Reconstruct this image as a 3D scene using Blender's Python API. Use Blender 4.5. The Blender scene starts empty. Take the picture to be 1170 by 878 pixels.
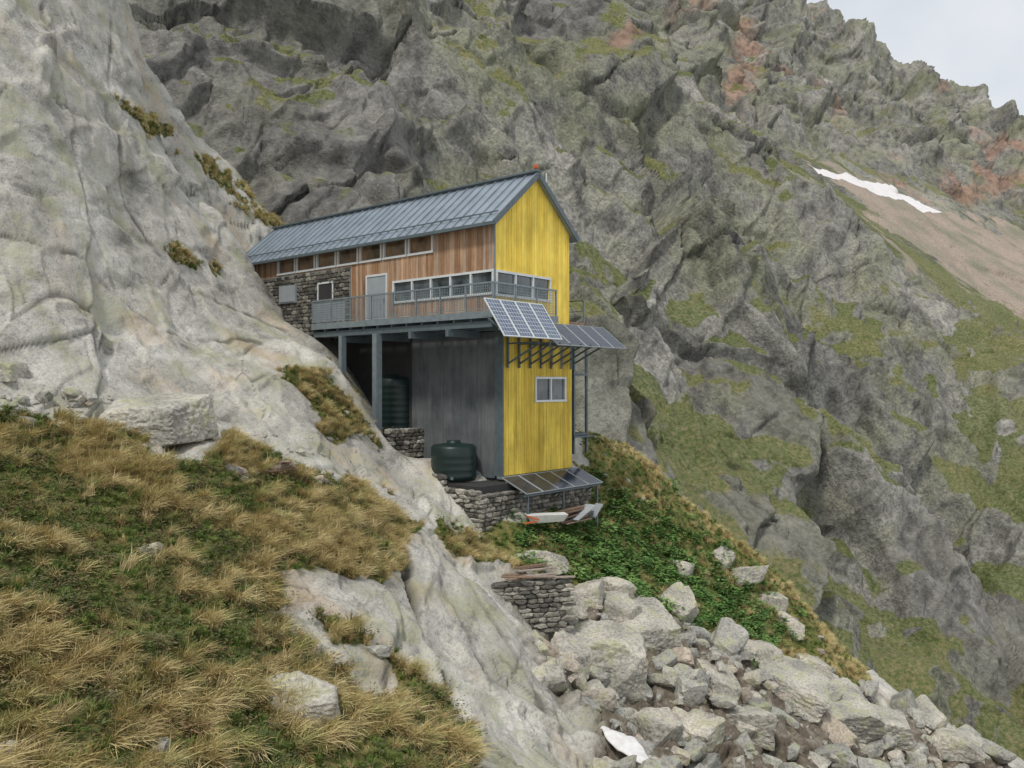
import bpy, math, random
import numpy as np
from mathutils import Vector, Matrix
import bmesh
rng=np.random.default_rng(7); random.seed(5)
F=942.0
scene=bpy.context.scene
f32=np.float32
# ------------------------------------------------------------------ noise
def hsh(ix,iy,iz,seed):
    h=(ix.astype(np.uint32)*np.uint32(73856093))^(iy.astype(np.uint32)*np.uint32(19349663))^(iz.astype(np.uint32)*np.uint32(83492791))^np.uint32((seed*2654435761)&0xffffffff)
    h^=h>>np.uint32(15); h*=np.uint32(0x2c1b3c6d); h^=h>>np.uint32(12); h*=np.uint32(0x297a2d39); h^=h>>np.uint32(15)
    return h
def pn(P,seed):
    I=np.floor(P).astype(np.int32); f=(P-I).astype(f32)
    w=f*f*f*(f*(f*6-15)+10)
    out=np.zeros(len(P),f32)
    for dx in (0,1):
        wx=w[:,0] if dx else 1-w[:,0]
        for dy in (0,1):
            wy=w[:,1] if dy else 1-w[:,1]
            for dz in (0,1):
                wz=w[:,2] if dz else 1-w[:,2]
                h=hsh(I[:,0]+dx,I[:,1]+dy,I[:,2]+dz,seed)
                g=((h&np.uint32(1023)).astype(f32)/511.5-1)*(f[:,0]-dx)+(((h>>np.uint32(10))&np.uint32(1023)).astype(f32)/511.5-1)*(f[:,1]-dy)+((h>>np.uint32(20)&np.uint32(1023)).astype(f32)/511.5-1)*(f[:,2]-dz)
                out+=wx*wy*wz*g
    return out*1.4
def fbm(P,scale,octv,seed,gain=.5,ridge=False):
    o=np.zeros(len(P),f32); a=1.0; Q=(P/scale).astype(f32)
    for i in range(octv):
        n=pn(Q,seed+i*17)
        if ridge: n=1-2*np.abs(n)*1.3
        o+=a*n; a*=gain; Q=Q*2.03+11.7
    return o
def facet(P,scale,seed):
    Q=(P/scale).astype(f32); B=np.floor(Q-.5).astype(np.int32)
    n=len(Q); F1=np.full(n,9.,f32); F2=np.full(n,9.,f32); H=np.zeros(n,np.uint32); C=np.zeros((n,3),f32)
    for dx in (0,1):
        for dy in (0,1):
            for dz in (0,1):
                ix,iy,iz=B[:,0]+dx,B[:,1]+dy,B[:,2]+dz
                h=hsh(ix,iy,iz,seed)
                c=np.stack([ix+.15+.7*(h&np.uint32(1023)).astype(f32)/1023,iy+.15+.7*(h>>np.uint32(10)&np.uint32(1023)).astype(f32)/1023,iz+.15+.7*(h>>np.uint32(20)&np.uint32(1023)).astype(f32)/1023],1).astype(f32)
                d=((Q-c)**2).sum(1)
                closer=d<F1
                F2=np.where(closer,F1,np.minimum(F2,d)); F1=np.where(closer,d,F1)
                H=np.where(closer,h,H); C[closer]=c[closer]
    H2=H*np.uint32(747796405)+np.uint32(12345); H2^=H2>>np.uint32(13); H2*=np.uint32(0x2c1b3c6d); H2^=H2>>np.uint32(11)
    g=np.stack([(H2&np.uint32(255)).astype(f32)/127.5-1,(H2>>np.uint32(8)&np.uint32(255)).astype(f32)/127.5-1,(H2>>np.uint32(16)&np.uint32(255)).astype(f32)/127.5-1],1)
    r=(H2>>np.uint32(24)).astype(f32)/127.5-1
    return (g*(Q-C)).sum(1)*.9+r*.45, np.sqrt(F2)-np.sqrt(F1)
def sstep(a,b,x):
    t=np.clip((x-a)/(b-a),0,1); return t*t*(3-2*t)
def soft(f,e,w=.22): return f*sstep(0,w,e)
def polysd(X,Y,poly,closed=True):
    n=len(poly); ins=np.zeros(X.shape,bool); dm=np.full(X.shape,1e9,f32)
    for i in range(n if closed else n-1):
        x1,y1=poly[i]; x2,y2=poly[(i+1)%n]
        ex,ey=x2-x1,y2-y1
        t=np.clip(((X-x1)*ex+(Y-y1)*ey)/(ex*ex+ey*ey+1e-6),0,1)
        dm=np.minimum(dm,(X-x1-t*ex)**2+(Y-y1-t*ey)**2)
        if y1!=y2:
            c=((y1>Y)!=(y2>Y))&(X<(x2-x1)*(Y-y1)/(y2-y1)+x1); ins^=c
    d=np.sqrt(dm)
    return np.where(ins,d,-d) if closed else d
# ------------------------------------------------------------------ terrain control points (image pixel x, image pixel y, assumed depth)
class Surf:
    def __init__(s,pts,c=.05,lam=1e-4):
        a=np.array(pts,float); s.u=(a[:,0]-585)/F; s.w=np.log(a[:,2]); e=(439-a[:,1])/F; n=len(a); s.c2=c*c
        r=np.sqrt((s.u[:,None]-s.u)**2+(s.w[:,None]-s.w)**2+s.c2)
        A=np.zeros((n+3,n+3)); A[:n,:n]=-r+lam*np.eye(n)*-1; Pm=np.stack([np.ones(n),s.u,s.w],1); A[:n,n:]=Pm; A[n:,:n]=Pm.T
        s.k=np.linalg.solve(A,np.concatenate([e,[0,0,0]])); s.n=n
    def ev(s,u,w):
        o=np.empty(u.shape,f32)
        for i in range(0,len(u),50000):
            uu=u[i:i+50000].astype(f32); ww=w[i:i+50000].astype(f32)
            r=np.sqrt((uu[:,None]-s.u.astype(f32))**2+(ww[:,None]-s.w.astype(f32))**2+f32(s.c2))
            o[i:i+50000]=-(r@s.k[:s.n].astype(f32))+s.k[s.n]+s.k[s.n+1]*uu+s.k[s.n+2]*ww
        return o
near_pts=[(-400,1150,2),(100,1170,2),(585,1192,2),(1100,1230,2),(1700,1300,2),
(-400,800,6),(0,878,7),(300,878,8.5),(560,878,10),(700,900,13),(900,960,18),(1170,1020,22),(1700,1150,25),
(0,700,9.5),(200,700,11),(400,700,14),(0,560,13.5),(200,560,16),(350,560,19),(0,480,16.5),(200,490,19.5),(330,450,27),(330,500,22.5),
(-300,520,12),(-300,650,8),
(0,430,17.8),(120,445,20),(220,430,24),(300,402,30),(340,385,34),(400,440,31),(440,520,29.5),(460,560,26.5),(480,600,23),(560,720,18.5),(620,800,16),(690,878,14.5),
(470,700,16.5),(520,800,13.5),(420,600,20),(400,530,26),
(520,605,26),(600,720,20.5),(655,800,17.5),(540,612,28.5),(600,655,26),(640,765,23),(700,835,21),(770,885,20),(800,760,27),(900,820,28),(1000,872,30),(1170,930,34),
(580,603,29.3),(650,600,32),(655,545,35),(690,512,38),(660,500,40),(700,508,39.5),(760,560,38.5),(820,602,39),(890,660,39),(980,765,38),(1080,822,40),(1160,867,42),(1300,960,46),
(700,620,33),(750,680,31),(850,720,33),(950,800,33),
(700,640,50),(760,720,50),(900,860,52),(1160,1050,55),(1400,1150,60),
(520,548,30.2),(480,524,32),(455,498,35.5),(431,432,37.5),(384,386,39.4),(430,512,32.5),(390,427,34),(360,388,35.5),(335,380,37.5),(300,335,39.8),(275,312,41),
(470,400,40.3),(371,330,45),(632,490,35.8),(600,490,50),(500,430,50),(400,370,55),
(0,300,20),(0,200,21.5),(0,100,23.5),(0,0,26),(0,-150,31),(100,350,22.5),(100,200,26),(100,100,29),(115,0,33),(115,-100,38),
(200,350,27.5),(200,250,32),(175,180,36),(260,330,33.5),(255,250,38.5),(300,318,42),
(132,60,36.5),(135,110,37.5),(190,150,40),(260,207,43),(320,260,47),
(150,220,48),(250,320,52),(330,350,55),(100,0,50),(-100,-100,50),(0,-300,43),(60,-220,42),(60,0,60),(0,0,62),
(-300,400,14),(-300,200,17),(-300,-100,24),(-300,-400,35)]
far_pts=[(200,330,54),(200,250,58),(200,140,63),(200,0,75),(200,-200,95),(0,200,55),(0,0,70),(-200,0,80),(-200,-300,120),(-400,-300,90),
(400,400,54),(400,330,60),(400,200,70),(400,100,80),(400,0,95),(420,-150,120),(300,130,66),(300,0,84),(500,250,72),(500,120,84),
(600,540,54),(600,480,58),(600,300,72),(600,180,85),(600,80,105),(600,0,125),(600,-150,165),
(700,620,54),(700,520,58),(700,400,70),(700,300,82),(700,200,100),(720,90,128),(700,0,190),(700,-60,260),(770,125,135),
(850,760,54),(850,700,60),(850,550,75),(850,400,92),(850,300,110),(850,180,145),(850,170,200),(850,100,290),(850,20,380),(850,-40,420),
(1000,900,54),(1000,820,62),(1000,650,80),(1000,500,100),(1000,350,125),(1000,262,155),(1000,215,220),(1000,160,290),(1000,110,360),
(930,215,150),(930,185,210),(1080,320,160),(1080,250,230),
(930,6,420),(1000,53,420),(1050,80,420),(1080,97,420),(1120,117,420),(1170,150,420),(1300,215,420),(1600,330,420),
(930,150,520),(1000,220,520),(1080,260,520),(1170,300,520),(1000,350,800),(600,200,800),(1500,500,800),(1170,400,800),(930,300,800),
(1170,980,56),(1170,900,65),(1170,700,85),(1170,500,110),(1170,400,140),(1170,355,175),(1170,290,240),(1170,225,330),
(1500,1000,60),(1500,900,75),(1500,600,110),(1500,420,170),(1500,350,300)]
def grid_terrain(pts,u0,u1,nc,d0,d1,nr):
    S=Surf(pts)
    u=np.linspace(u0,u1,nc); w=np.linspace(math.log(d0),math.log(d1),nr)
    U,W=np.meshgrid(u,w); e=S.ev(U.ravel(),W.ravel()); d=np.exp(W.ravel())
    P=np.stack([d*U.ravel(),d,d*e],1).astype(f32)
    return P,585+F*U.ravel(),439-F*e,d
def gnormals(P,nr,nc):
    G=P.reshape(nr,nc,3); a=np.gradient(G,axis=1); b=np.gradient(G,axis=0)
    n=np.cross(a,b); n/=np.linalg.norm(n,axis=2,keepdims=True)+1e-9
    return n.reshape(-1,3)
def blur(a,k,nr,nc):
    a=a.reshape(nr,nc).astype(float)
    for ax in (0,1):
        cs=np.cumsum(np.concatenate([np.repeat(a.take([0],ax),k+1,ax),a,np.repeat(a.take([-1],ax),k,ax)],ax),ax)
        n=a.shape[ax]; a=(cs.take(range(2*k+1,2*k+1+n),ax)-cs.take(range(0,n),ax))/(2*k+1)
    return a.ravel()
def grid_mesh(name,P,nr,nc,attrs,mat,smooth=True):
    me=bpy.data.meshes.new(name); n=len(P); me.vertices.add(n); me.vertices.foreach_set('co',P.astype(f32).ravel())
    r=np.arange(nr-1)[:,None]*nc+np.arange(nc-1)[None]
    q=np.stack([r,r+1,r+nc+1,r+nc],2).reshape(-1,4).astype(np.int32); m=len(q)
    me.loops.add(m*4); me.loops.foreach_set('vertex_index',q.ravel()); me.polygons.add(m)
    me.polygons.foreach_set('loop_start',np.arange(m,dtype=np.int32)*4)
    me.update(calc_edges=True)
    me.polygons.foreach_set('use_smooth',np.full(m,smooth))
    for k,v in attrs.items():
        at=me.attributes.new(k,'FLOAT','POINT'); at.data.foreach_set('value',v.astype(f32))
    ob=bpy.data.objects.new(name,me); scene.collection.objects.link(ob); me.materials.append(mat); return ob
# ------------------------------------------------------------------ material helpers
class M:
    def __init__(s,name,rough=.8,metal=0.,spec=.3):
        s.m=bpy.data.materials.new(name); s.m.use_nodes=True; s.t=s.m.node_tree; s.b=s.t.nodes['Principled BSDF']
        s.b.inputs['Roughness'].default_value=rough; s.b.inputs['Metallic'].default_value=metal; s.b.inputs['Specular IOR Level'].default_value=spec
        tc=s.t.nodes.new('ShaderNodeTexCoord'); s.P=tc.outputs['Object']
    def L(s,a,b): s.t.links.new(a,b)
    def setin(s,inp,v):
        if isinstance(v,bpy.types.NodeSocket): s.L(v,inp)
        elif isinstance(v,(tuple,list)) and len(v)==3 and inp.type=='RGBA': inp.default_value=(*v,1)
        else: inp.default_value=v
    def mapv(s,scale=(1,1,1),rot=(0,0,0),vec=None):
        n=s.t.nodes.new('ShaderNodeMapping'); n.inputs['Scale'].default_value=scale; n.inputs['Rotation'].default_value=rot; s.L(vec or s.P,n.inputs[0]); return n.outputs[0]
    def noise(s,sc,det=5,ro=.55,vec=None,dist=0.):
        n=s.t.nodes.new('ShaderNodeTexNoise'); n.inputs['Scale'].default_value=sc; n.inputs['Detail'].default_value=det; n.inputs['Roughness'].default_value=ro; n.inputs['Distortion'].default_value=dist
        s.L(vec or s.P,n.inputs['Vector']); return n.outputs[0]
    def ramp(s,f,stops):
        n=s.t.nodes.new('ShaderNodeValToRGB'); s.L(f,n.inputs[0]); e=n.color_ramp.elements
        while len(e)<len(stops): e.new(.5)
        for i,(p,c) in enumerate(stops):
            e[i].position=p; e[i].color=(*(c if isinstance(c,tuple) else (c,c,c)),1)
        return n.outputs[0]
    def mix(s,f,a,b,mode='MIX'):
        n=s.t.nodes.new('ShaderNodeMix'); n.data_type='RGBA'; n.blend_type=mode
        s.setin(n.inputs[0],f); s.setin(n.inputs[6],a); s.setin(n.inputs[7],b); return n.outputs[2]
    def math(s,op,a,b=0.,cl=False):
        n=s.t.nodes.new('ShaderNodeMath'); n.operation=op; n.use_clamp=cl; s.setin(n.inputs[0],a); s.setin(n.inputs[1],b); return n.outputs[0]
    def attr(s,name):
        n=s.t.nodes.new('ShaderNodeAttribute'); n.attribute_name=name; return n.outputs['Fac']
    def rand(s):
        return s.t.nodes.new('ShaderNodeNewGeometry').outputs['Random Per Island']
    def orand(s):
        return s.t.nodes.new('ShaderNodeObjectInfo').outputs['Random']
    def bump(s,h,dist=.1,st=1.,prev=None):
        n=s.t.nodes.new('ShaderNodeBump'); n.inputs['Distance'].default_value=dist; n.inputs['Strength'].default_value=st; s.L(h,n.inputs['Height'])
        if prev: s.L(prev,n.inputs['Normal'])
        return n.outputs[0]
    def fin(s,col,nrm=None):
        s.setin(s.b.inputs['Base Color'],col)
        if nrm: s.L(nrm,s.b.inputs['Normal'])
        return s.m
# near ground
m=M('ground_near',.92,0,.2)
n1=m.attr('na'); n4=m.attr('nb'); nr_=m.attr('nc')
n2=m.noise(2.6,7,.72); n3=m.noise(16,4,.68); nl=m.noise(1.6,6,.7,m.mapv((1,.22,.6),(0,0,.386)))
rock=m.ramp(n1,[(.25,(.36,.345,.305)),(.5,(.49,.47,.42)),(.75,(.62,.60,.545))])
rock=m.mix(.75,rock,m.ramp(nl,[(.34,.34),(.44,.8),(.56,1.06)]),'MULTIPLY')
rock=m.mix(.65,rock,m.ramp(n3,[(.32,.42),(.5,.95),(.62,1.12)]),'MULTIPLY')
rock=m.mix(.55,rock,m.ramp(n2,[(.34,.42),(.46,.92),(.66,1.1)]),'MULTIPLY')
lich=m.ramp(m.math('ADD',m.math('ADD',n4,m.math('MULTIPLY',m.math('SUBTRACT',n3,.5),.8)),m.math('MULTIPLY',m.math('SUBTRACT',n2,.5),.7)),[(.54,0.),(.66,1.)])
rock=m.mix(m.math('MULTIPLY',lich,.55),rock,(.28,.29,.16))
rust=m.ramp(m.math('ADD',nr_,m.math('MULTIPLY',m.math('SUBTRACT',n2,.5),.5)),[(.58,0.),(.8,1.)])
rock=m.mix(m.math('MULTIPLY',rust,.45),rock,(.45,.32,.20))
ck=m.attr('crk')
rock=m.mix(m.math('MULTIPLY',ck,.9),rock,(.045,.04,.03))  # dark crack lines, with crevice shade painted into the rock colour
dirt=m.ramp(n2,[(.3,(.06,.05,.035)),(.5,(.15,.125,.095)),(.66,(.29,.26,.215))])
gr=m.ramp(n2,[(.34,(.05,.055,.018)),(.46,(.10,.13,.033)),(.56,(.19,.165,.06)),(.7,(.33,.25,.11))])
gr=m.mix(.6,gr,m.ramp(n3,[(.3,.4),(.65,1.2)]),'MULTIPLY')
col=m.mix(m.attr('dirt'),rock,dirt)
ga=m.ramp(m.math('ADD',m.attr('grass'),m.math('MULTIPLY',m.math('SUBTRACT',n2,.5),.9)),[(.42,0.),(.58,1.)])
col=m.mix(ga,col,gr)
h=m.math('ADD',m.math('ADD',m.math('MULTIPLY',n2,.45),m.math('MULTIPLY',nl,.6)),m.math('MULTIPLY',n3,.22))
MAT_NEAR=m.fin(col,m.bump(h,.17,.85))
# far mountain
m=M('mountain_rock',.95,0,.15)
n1=m.attr('na'); n4=m.attr('nb')
n2=m.noise(.42,7,.72,m.mapv((1,1,.7),(.3,.5,0))); n3=m.noise(2.6,4,.7)
rock=m.ramp(n1,[(.22,(.17,.168,.155)),(.5,(.275,.27,.24)),(.78,(.42,.405,.365))])
rock=m.mix(.8,rock,m.ramp(n2,[(.38,.40),(.5,.88),(.62,1.3)]),'MULTIPLY')
rock=m.mix(.65,rock,m.ramp(n3,[(.36,.45),(.6,1.25)]),'MULTIPLY')
rock=m.mix(m.math('MULTIPLY',m.ramp(m.math('ADD',n4,m.math('MULTIPLY',m.math('SUBTRACT',n2,.5),.8)),[(.42,0.),(.65,1.)]),.5),rock,m.mix(.6,(.24,.255,.14),m.ramp(n3,[(.36,.4),(.62,1.3)]),'MULTIPLY'))
rock=m.mix(m.math('MULTIPLY',m.attr('cliff'),.6),rock,m.mix(.8,(.19,.184,.175),m.ramp(n2,[(.36,.35),(.62,1.4)]),'MULTIPLY'))
rd_=m.ramp(m.math('ADD',m.attr('red'),m.math('MULTIPLY',m.math('SUBTRACT',n2,.5),1.2)),[(.4,0.),(.95,.7)])
rock=m.mix(rd_,rock,m.mix(.8,(.35,.21,.155),m.ramp(n2,[(.3,.3),(.65,1.3)]),'MULTIPLY'))
rock=m.mix(m.math('MULTIPLY',m.attr('crk'),.75),rock,(.04,.038,.033))  # occlusion shade along facet edges and cracks, put into the base colour
gr=m.ramp(m.math('ADD',n3,m.math('MULTIPLY',m.math('SUBTRACT',n4,.5),.3)),[(.34,(.07,.09,.025)),(.46,(.125,.155,.045)),(.58,(.20,.19,.08)),(.7,(.29,.24,.125))])
g=m.math('ADD',m.attr('veg'),m.math('MULTIPLY',m.math('SUBTRACT',n2,.5),1.0))
g=m.ramp(g,[(.44,0.),(.58,1.)])
col=m.mix(m.math('MULTIPLY',g,.85),rock,gr)
sc=m.mix(.8,m.ramp(n4,[(.3,(.27,.26,.19)),(.6,(.42,.345,.285))]),m.ramp(n3,[(.3,.5),(.6,1.1)]),'MULTIPLY')
col=m.mix(m.ramp(m.math('ADD',m.attr('scree'),m.math('MULTIPLY',m.math('SUBTRACT',n2,.5),1.1)),[(.45,0.),(.65,1.)]),col,sc)
col=m.mix(m.ramp(m.attr('snow'),[(.48,0.),(.55,1.)]),col,(.80,.77,.77))
h=m.math('ADD',n2,m.math('MULTIPLY',n3,.25))
MAT_FAR=m.fin(col,m.bump(h,1.2,.9))
# boulders
m=M('boulder_rock',.9,0,.2)
n1=m.noise(.9,5,.6); n3=m.noise(11,5,.7)
c=m.ramp(n1,[(.35,(.31,.305,.28)),(.5,(.45,.44,.40)),(.65,(.60,.58,.53))])
c=m.mix(.75,c,m.ramp(m.rand(),[(0.,(.55,.56,.56)),(.5,(.9,.9,.88)),(.8,(1.05,1.,.93)),(1.,(1.1,.9,.76))]),'MULTIPLY')
c=m.mix(.8,c,m.ramp(n3,[(.34,.42),(.58,1.1)]),'MULTIPLY')
lf=m.math('MULTIPLY',m.ramp(m.noise(1.8,5,.7),[(.53,0.),(.6,1.)]),.5)
c=m.mix(lf,c,(.33,.35,.17))
MAT_B=m.fin(c,m.bump(m.math('ADD',m.math('MULTIPLY',n3,.35),n1),.2,.8))
def masonry(name,k):
    m=M(name,.95,0,.15); n3=m.noise(9,5,.65)
    c=m.mix(.85,m.ramp(m.rand(),[(0.,(.09*k,.085*k,.075*k)),(.4,(.18*k,.17*k,.148*k)),(.75,(.27*k,.255*k,.218*k)),(1.,(.38*k,.36*k,.31*k))]),m.ramp(n3,[(.32,.5),(.6,1.2)]),'MULTIPLY')
    return m.fin(c,m.bump(n3,.03,.7))
MAT_ST=masonry('masonry',1.); MAT_ST2=masonry('facade_masonry',.72)
def planks(name,stops,dark=.45):
    m=M(name,.75,0,.25); v=m.mapv((14,14,.7)); n=m.noise(1.,5,.65,v); r=m.rand()
    c=m.ramp(r,stops); c=m.mix(.8,c,m.ramp(n,[(.3,dark),(.5,.9),(.65,1.12)]),'MULTIPLY')
    big=m.noise(.9,5,.65,m.mapv((1,1,.6))); c=m.mix(.6,c,m.ramp(big,[(.35,.55),(.6,1.1)]),'MULTIPLY')
    return m.fin(c,m.bump(n,.01,.5))
MAT_WOOD=planks('larch_cladding',[(0.,(.31,.17,.09)),(.35,(.41,.25,.15)),(.7,(.51,.34,.22)),(1.,(.48,.37,.28))])
MAT_YEL=planks('yellow_boards',[(0.,(.82,.57,.085)),(.5,(.90,.65,.10)),(1.,(.93,.71,.14))],.8)
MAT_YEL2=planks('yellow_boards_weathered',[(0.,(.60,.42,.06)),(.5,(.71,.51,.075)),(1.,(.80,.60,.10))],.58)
def simple(name,c,rough=.6,metal=0.,spec=.4,sc=3.,amt=.35,bumpd=.004):
    m=M(name,rough,metal,spec); n=m.noise(sc,5,.6); cc=m.mix(amt,c,m.ramp(n,[(.3,.45),(.6,1.15)]),'MULTIPLY'); return m.fin(cc,m.bump(n,bumpd,.4))
MAT_ROOF=simple('zinc_roof',(.29,.34,.39),.42,.4,.5,1.2,.4)
MAT_STEEL=simple('galvanised_steel',(.21,.25,.27),.55,.3,.4,4.)
MAT_STEELD=simple('painted_steel_dark',(.11,.14,.155),.55,.2,.4,4.)
MAT_GREY=simple('grey_door_panel',(.33,.36,.38),.5,.1,.4,2.,.2)
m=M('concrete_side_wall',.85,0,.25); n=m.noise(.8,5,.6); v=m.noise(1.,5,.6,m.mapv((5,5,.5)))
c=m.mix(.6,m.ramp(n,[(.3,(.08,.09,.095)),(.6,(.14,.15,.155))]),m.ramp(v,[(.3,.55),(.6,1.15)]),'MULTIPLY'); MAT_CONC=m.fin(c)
MAT_DARK=simple('dark_core',(.035,.035,.035),.9)
MAT_TANK=simple('green_plastic_tank',(.012,.026,.023),.4,0,.35,2.)
MAT_FRAME=simple('window_frame_paint',(.6,.63,.63),.5,0,.4,3.,.2)
m=M('window_glass',.04,0,.9); MAT_GLASS=m.fin(m.ramp(m.noise(1.3,3),[(.35,(.02,.03,.035)),(.6,(.10,.12,.13))]))
m=M('window_glass_warm',.12,0,.6); MAT_GLASSW=m.fin(m.ramp(m.noise(1.1,4),[(.35,(.05,.035,.02)),(.6,(.22,.13,.065))]))
m=M('solar_cell',.15,.0,.7); MAT_CELL=m.fin(m.ramp(m.rand(),[(0.,(.014,.02,.035)),(1.,(.025,.035,.06))]))
m=M('solar_cell_blue',.3,.1,.7); MAT_CELLB=m.fin(m.ramp(m.rand(),[(0.,(.06,.085,.14)),(1.,(.10,.135,.20))]))
MAT_PANEL=simple('panel_backsheet',(.62,.64,.66),.35,.0,.5,3.,.1)
MAT_PANELD=simple('panel_backsheet_dark',(.20,.22,.25),.35,.0,.5,3.,.1)
MAT_RED=simple('orange_paint',(.5,.11,.03),.5)
MAT_WHITE=simple('white_board',(.6,.6,.57),.6)
MAT_OLDWOOD=planks('old_planks',[(0.,(.16,.11,.08)),(.5,(.28,.19,.13)),(1.,(.35,.3,.26))])
MAT_SNOW=simple('old_snow',(.66,.65,.64),.8,0,.1,6.,.3,.03)
def leafmat(name,stops):
    m=M(name,.75,0,.2); c=m.ramp(m.orand(),stops); c=m.mix(.5,c,m.ramp(m.rand(),[(0.,.55),(1.,1.25)]),'MULTIPLY')
    return m.fin(c)
MAT_STRAW=leafmat('straw_grass',[(0.,(.34,.27,.11)),(.4,(.50,.40,.18)),(.75,(.64,.53,.29)),(1.,(.38,.38,.14))])
MAT_GREEN=leafmat('green_grass',[(0.,(.08,.13,.028)),(.4,(.14,.21,.045)),(.7,(.21,.25,.07)),(1.,(.32,.29,.11))])
MAT_LEAF=leafmat('broad_leaves',[(0.,(.06,.13,.032)),(.5,(.105,.21,.05)),(1.,(.17,.27,.075))])
MAT_SHRUB=leafmat('low_shrub',[(0.,(.06,.075,.03)),(.5,(.11,.12,.045)),(1.,(.21,.12,.075))])
# ------------------------------------------------------------------ near terrain
NR,NC=1150,950
P,PX,PY,D=grid_terrain(near_pts,-.98,.98,NC,1.3,62,NR)
nz=fbm(P,1.6,4,3)*20+fbm(P,.35,2,5)*7
G1=[(-900,440),(0,468),(60,486),(100,492),(210,528),(262,505),(330,535),(390,550),(430,560),(455,575),(466,605),(452,650),(462,700),(440,672),(400,655),(325,640),(318,690),(370,750),(450,775),(490,780),(530,830),(550,900),(560,1400),(-900,1400)]
G2=[(505,600),(570,598),(650,590),(652,505),(700,480),(800,540),(890,630),(1000,765),(960,785),(870,750),(780,700),(720,685),(640,665),(600,655),(540,640)]
G3=[(575,640),(640,660),(720,685),(870,750),(960,780),(1250,930),(1400,1400),(660,1400),(700,890),(660,805),(610,725)]
L1=[(133,108),(195,150),(262,203),(325,258),(300,258),(258,215),(190,163),(133,122)]
L2=[(185,275),(250,302),(252,316),(200,308)]
L3=[(305,418),(370,422),(420,480),(428,512),(370,505),(340,460)]
L4=[(372,700),(440,735),(500,790),(470,780),(420,750)]
sg=np.maximum(polysd(PX,PY,G1),polysd(PX,PY,G2))
sg=np.maximum(sg,polysd(PX,PY,L3)-6)
for l in (L1,L2,L4): sg=np.maximum(sg,polysd(PX,PY,l)-4)
sd=polysd(PX,PY,G3)
grass=sstep(-12,12,sg+nz); dirt=sstep(-12,12,sd+nz)
dirt*=(1-grass)
N=gnormals(P,NR,NC)
ca,sa=.926,.377
T=P[:,0]*ca+P[:,1]*sa; S_=-P[:,0]*sa+P[:,1]*ca
warp=fbm(P,6,3,401)*1.0
Q=np.stack([T*1.3+warp,S_*.33+.3*warp,P[:,2]*.6],1).astype(f32)
fa,ea=facet(Q,2.6,11); fb,eb=facet(Q,.95,12)
Q3=(P@np.array(Matrix.Rotation(.5,3,'X')@Matrix.Rotation(.6,3,'Z')).astype(f32).T)
fc,ec=facet(Q3,.5,13); fe,_=facet(Q3,1.6,14); fg,eg=facet(Q3*np.array([1,.6,1],f32),4.2,15)
big=fbm(P,7,3,21)
hutd=np.sqrt((P[:,0]+4.5)**2+((P[:,1]-35.)*1.0)**2); quiet=.35+.65*sstep(5,10,hutd)
rough=.6+.7*sstep(.0,.5,fbm(P,5,3,33))
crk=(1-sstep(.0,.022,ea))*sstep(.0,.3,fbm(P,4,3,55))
jag=fbm(P,.9,4,66)*12
trench=1-sstep(2,8,polysd(PX,PY,[(462,640),(482,700),(512,765),(545,830),(575,900)],False)+jag*.35)
seam=np.zeros_like(trench)
for l in ([(455,575),(500,650),(560,745),(640,860),(680,930)],[(520,640),(585,735),(650,830),(690,900)],[(330,660),(400,690),(470,745)],[(345,705),(420,715),(500,790)],[(130,0),(128,120),(150,230),(210,330),(330,380)],[(0,265),(90,300),(190,380),(300,395)],[(40,-50),(75,120),(100,260),(170,400)]):
    seam=np.maximum(seam,1-sstep(.4,2.2,polysd(PX,PY,l,False)+jag*.22))
seam*=.45+.55*sstep(-.2,.3,fbm(P,2,3,67))
ds=(soft(fa,ea,.05)*.32+soft(fb,eb,.08)*.15+soft(fg,eg,.04)*.30+soft(fc,ec,.1)*.045)*rough+big*.20-crk*.05+fbm(P,.5,3,43)*.03-trench*.35-seam*.07
dg=fbm(P,1.0,4,41)*.16+big*.25+np.maximum(fbm(P,.45,2,42),0)*.06
dd=fe*.3+fb*.25+fc*.16+fbm(P,.5,3,9)*.1
slab=(1-grass)*(1-dirt)
disp=(slab*ds+grass*dg+dirt*dd)*quiet*np.clip(D/10,.15,1)
P2=P+N*disp[:,None]
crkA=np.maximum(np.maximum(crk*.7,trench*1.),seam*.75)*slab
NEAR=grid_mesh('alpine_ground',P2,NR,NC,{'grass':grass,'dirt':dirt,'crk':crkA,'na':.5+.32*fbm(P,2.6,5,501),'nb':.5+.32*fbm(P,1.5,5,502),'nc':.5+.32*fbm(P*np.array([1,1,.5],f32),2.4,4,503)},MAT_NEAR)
G=P2.reshape(NR,NC,3); GPX=585+F*G[...,0]/G[...,1]; GPY=439-F*G[...,2]/G[...,1]
def hit(px,py):
    c=int(round(((px-585)/F+.98)/1.96*(NC-1))); col=GPY[:,c]
    k=np.nonzero(col[200:]<=py)[0]
    k=200+k[0] if len(k) else NR-1
    return G[k,c].copy()
ar=np.linalg.norm(np.cross(np.gradient(G,axis=1),np.gradient(G,axis=0)),axis=2).ravel()
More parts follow.
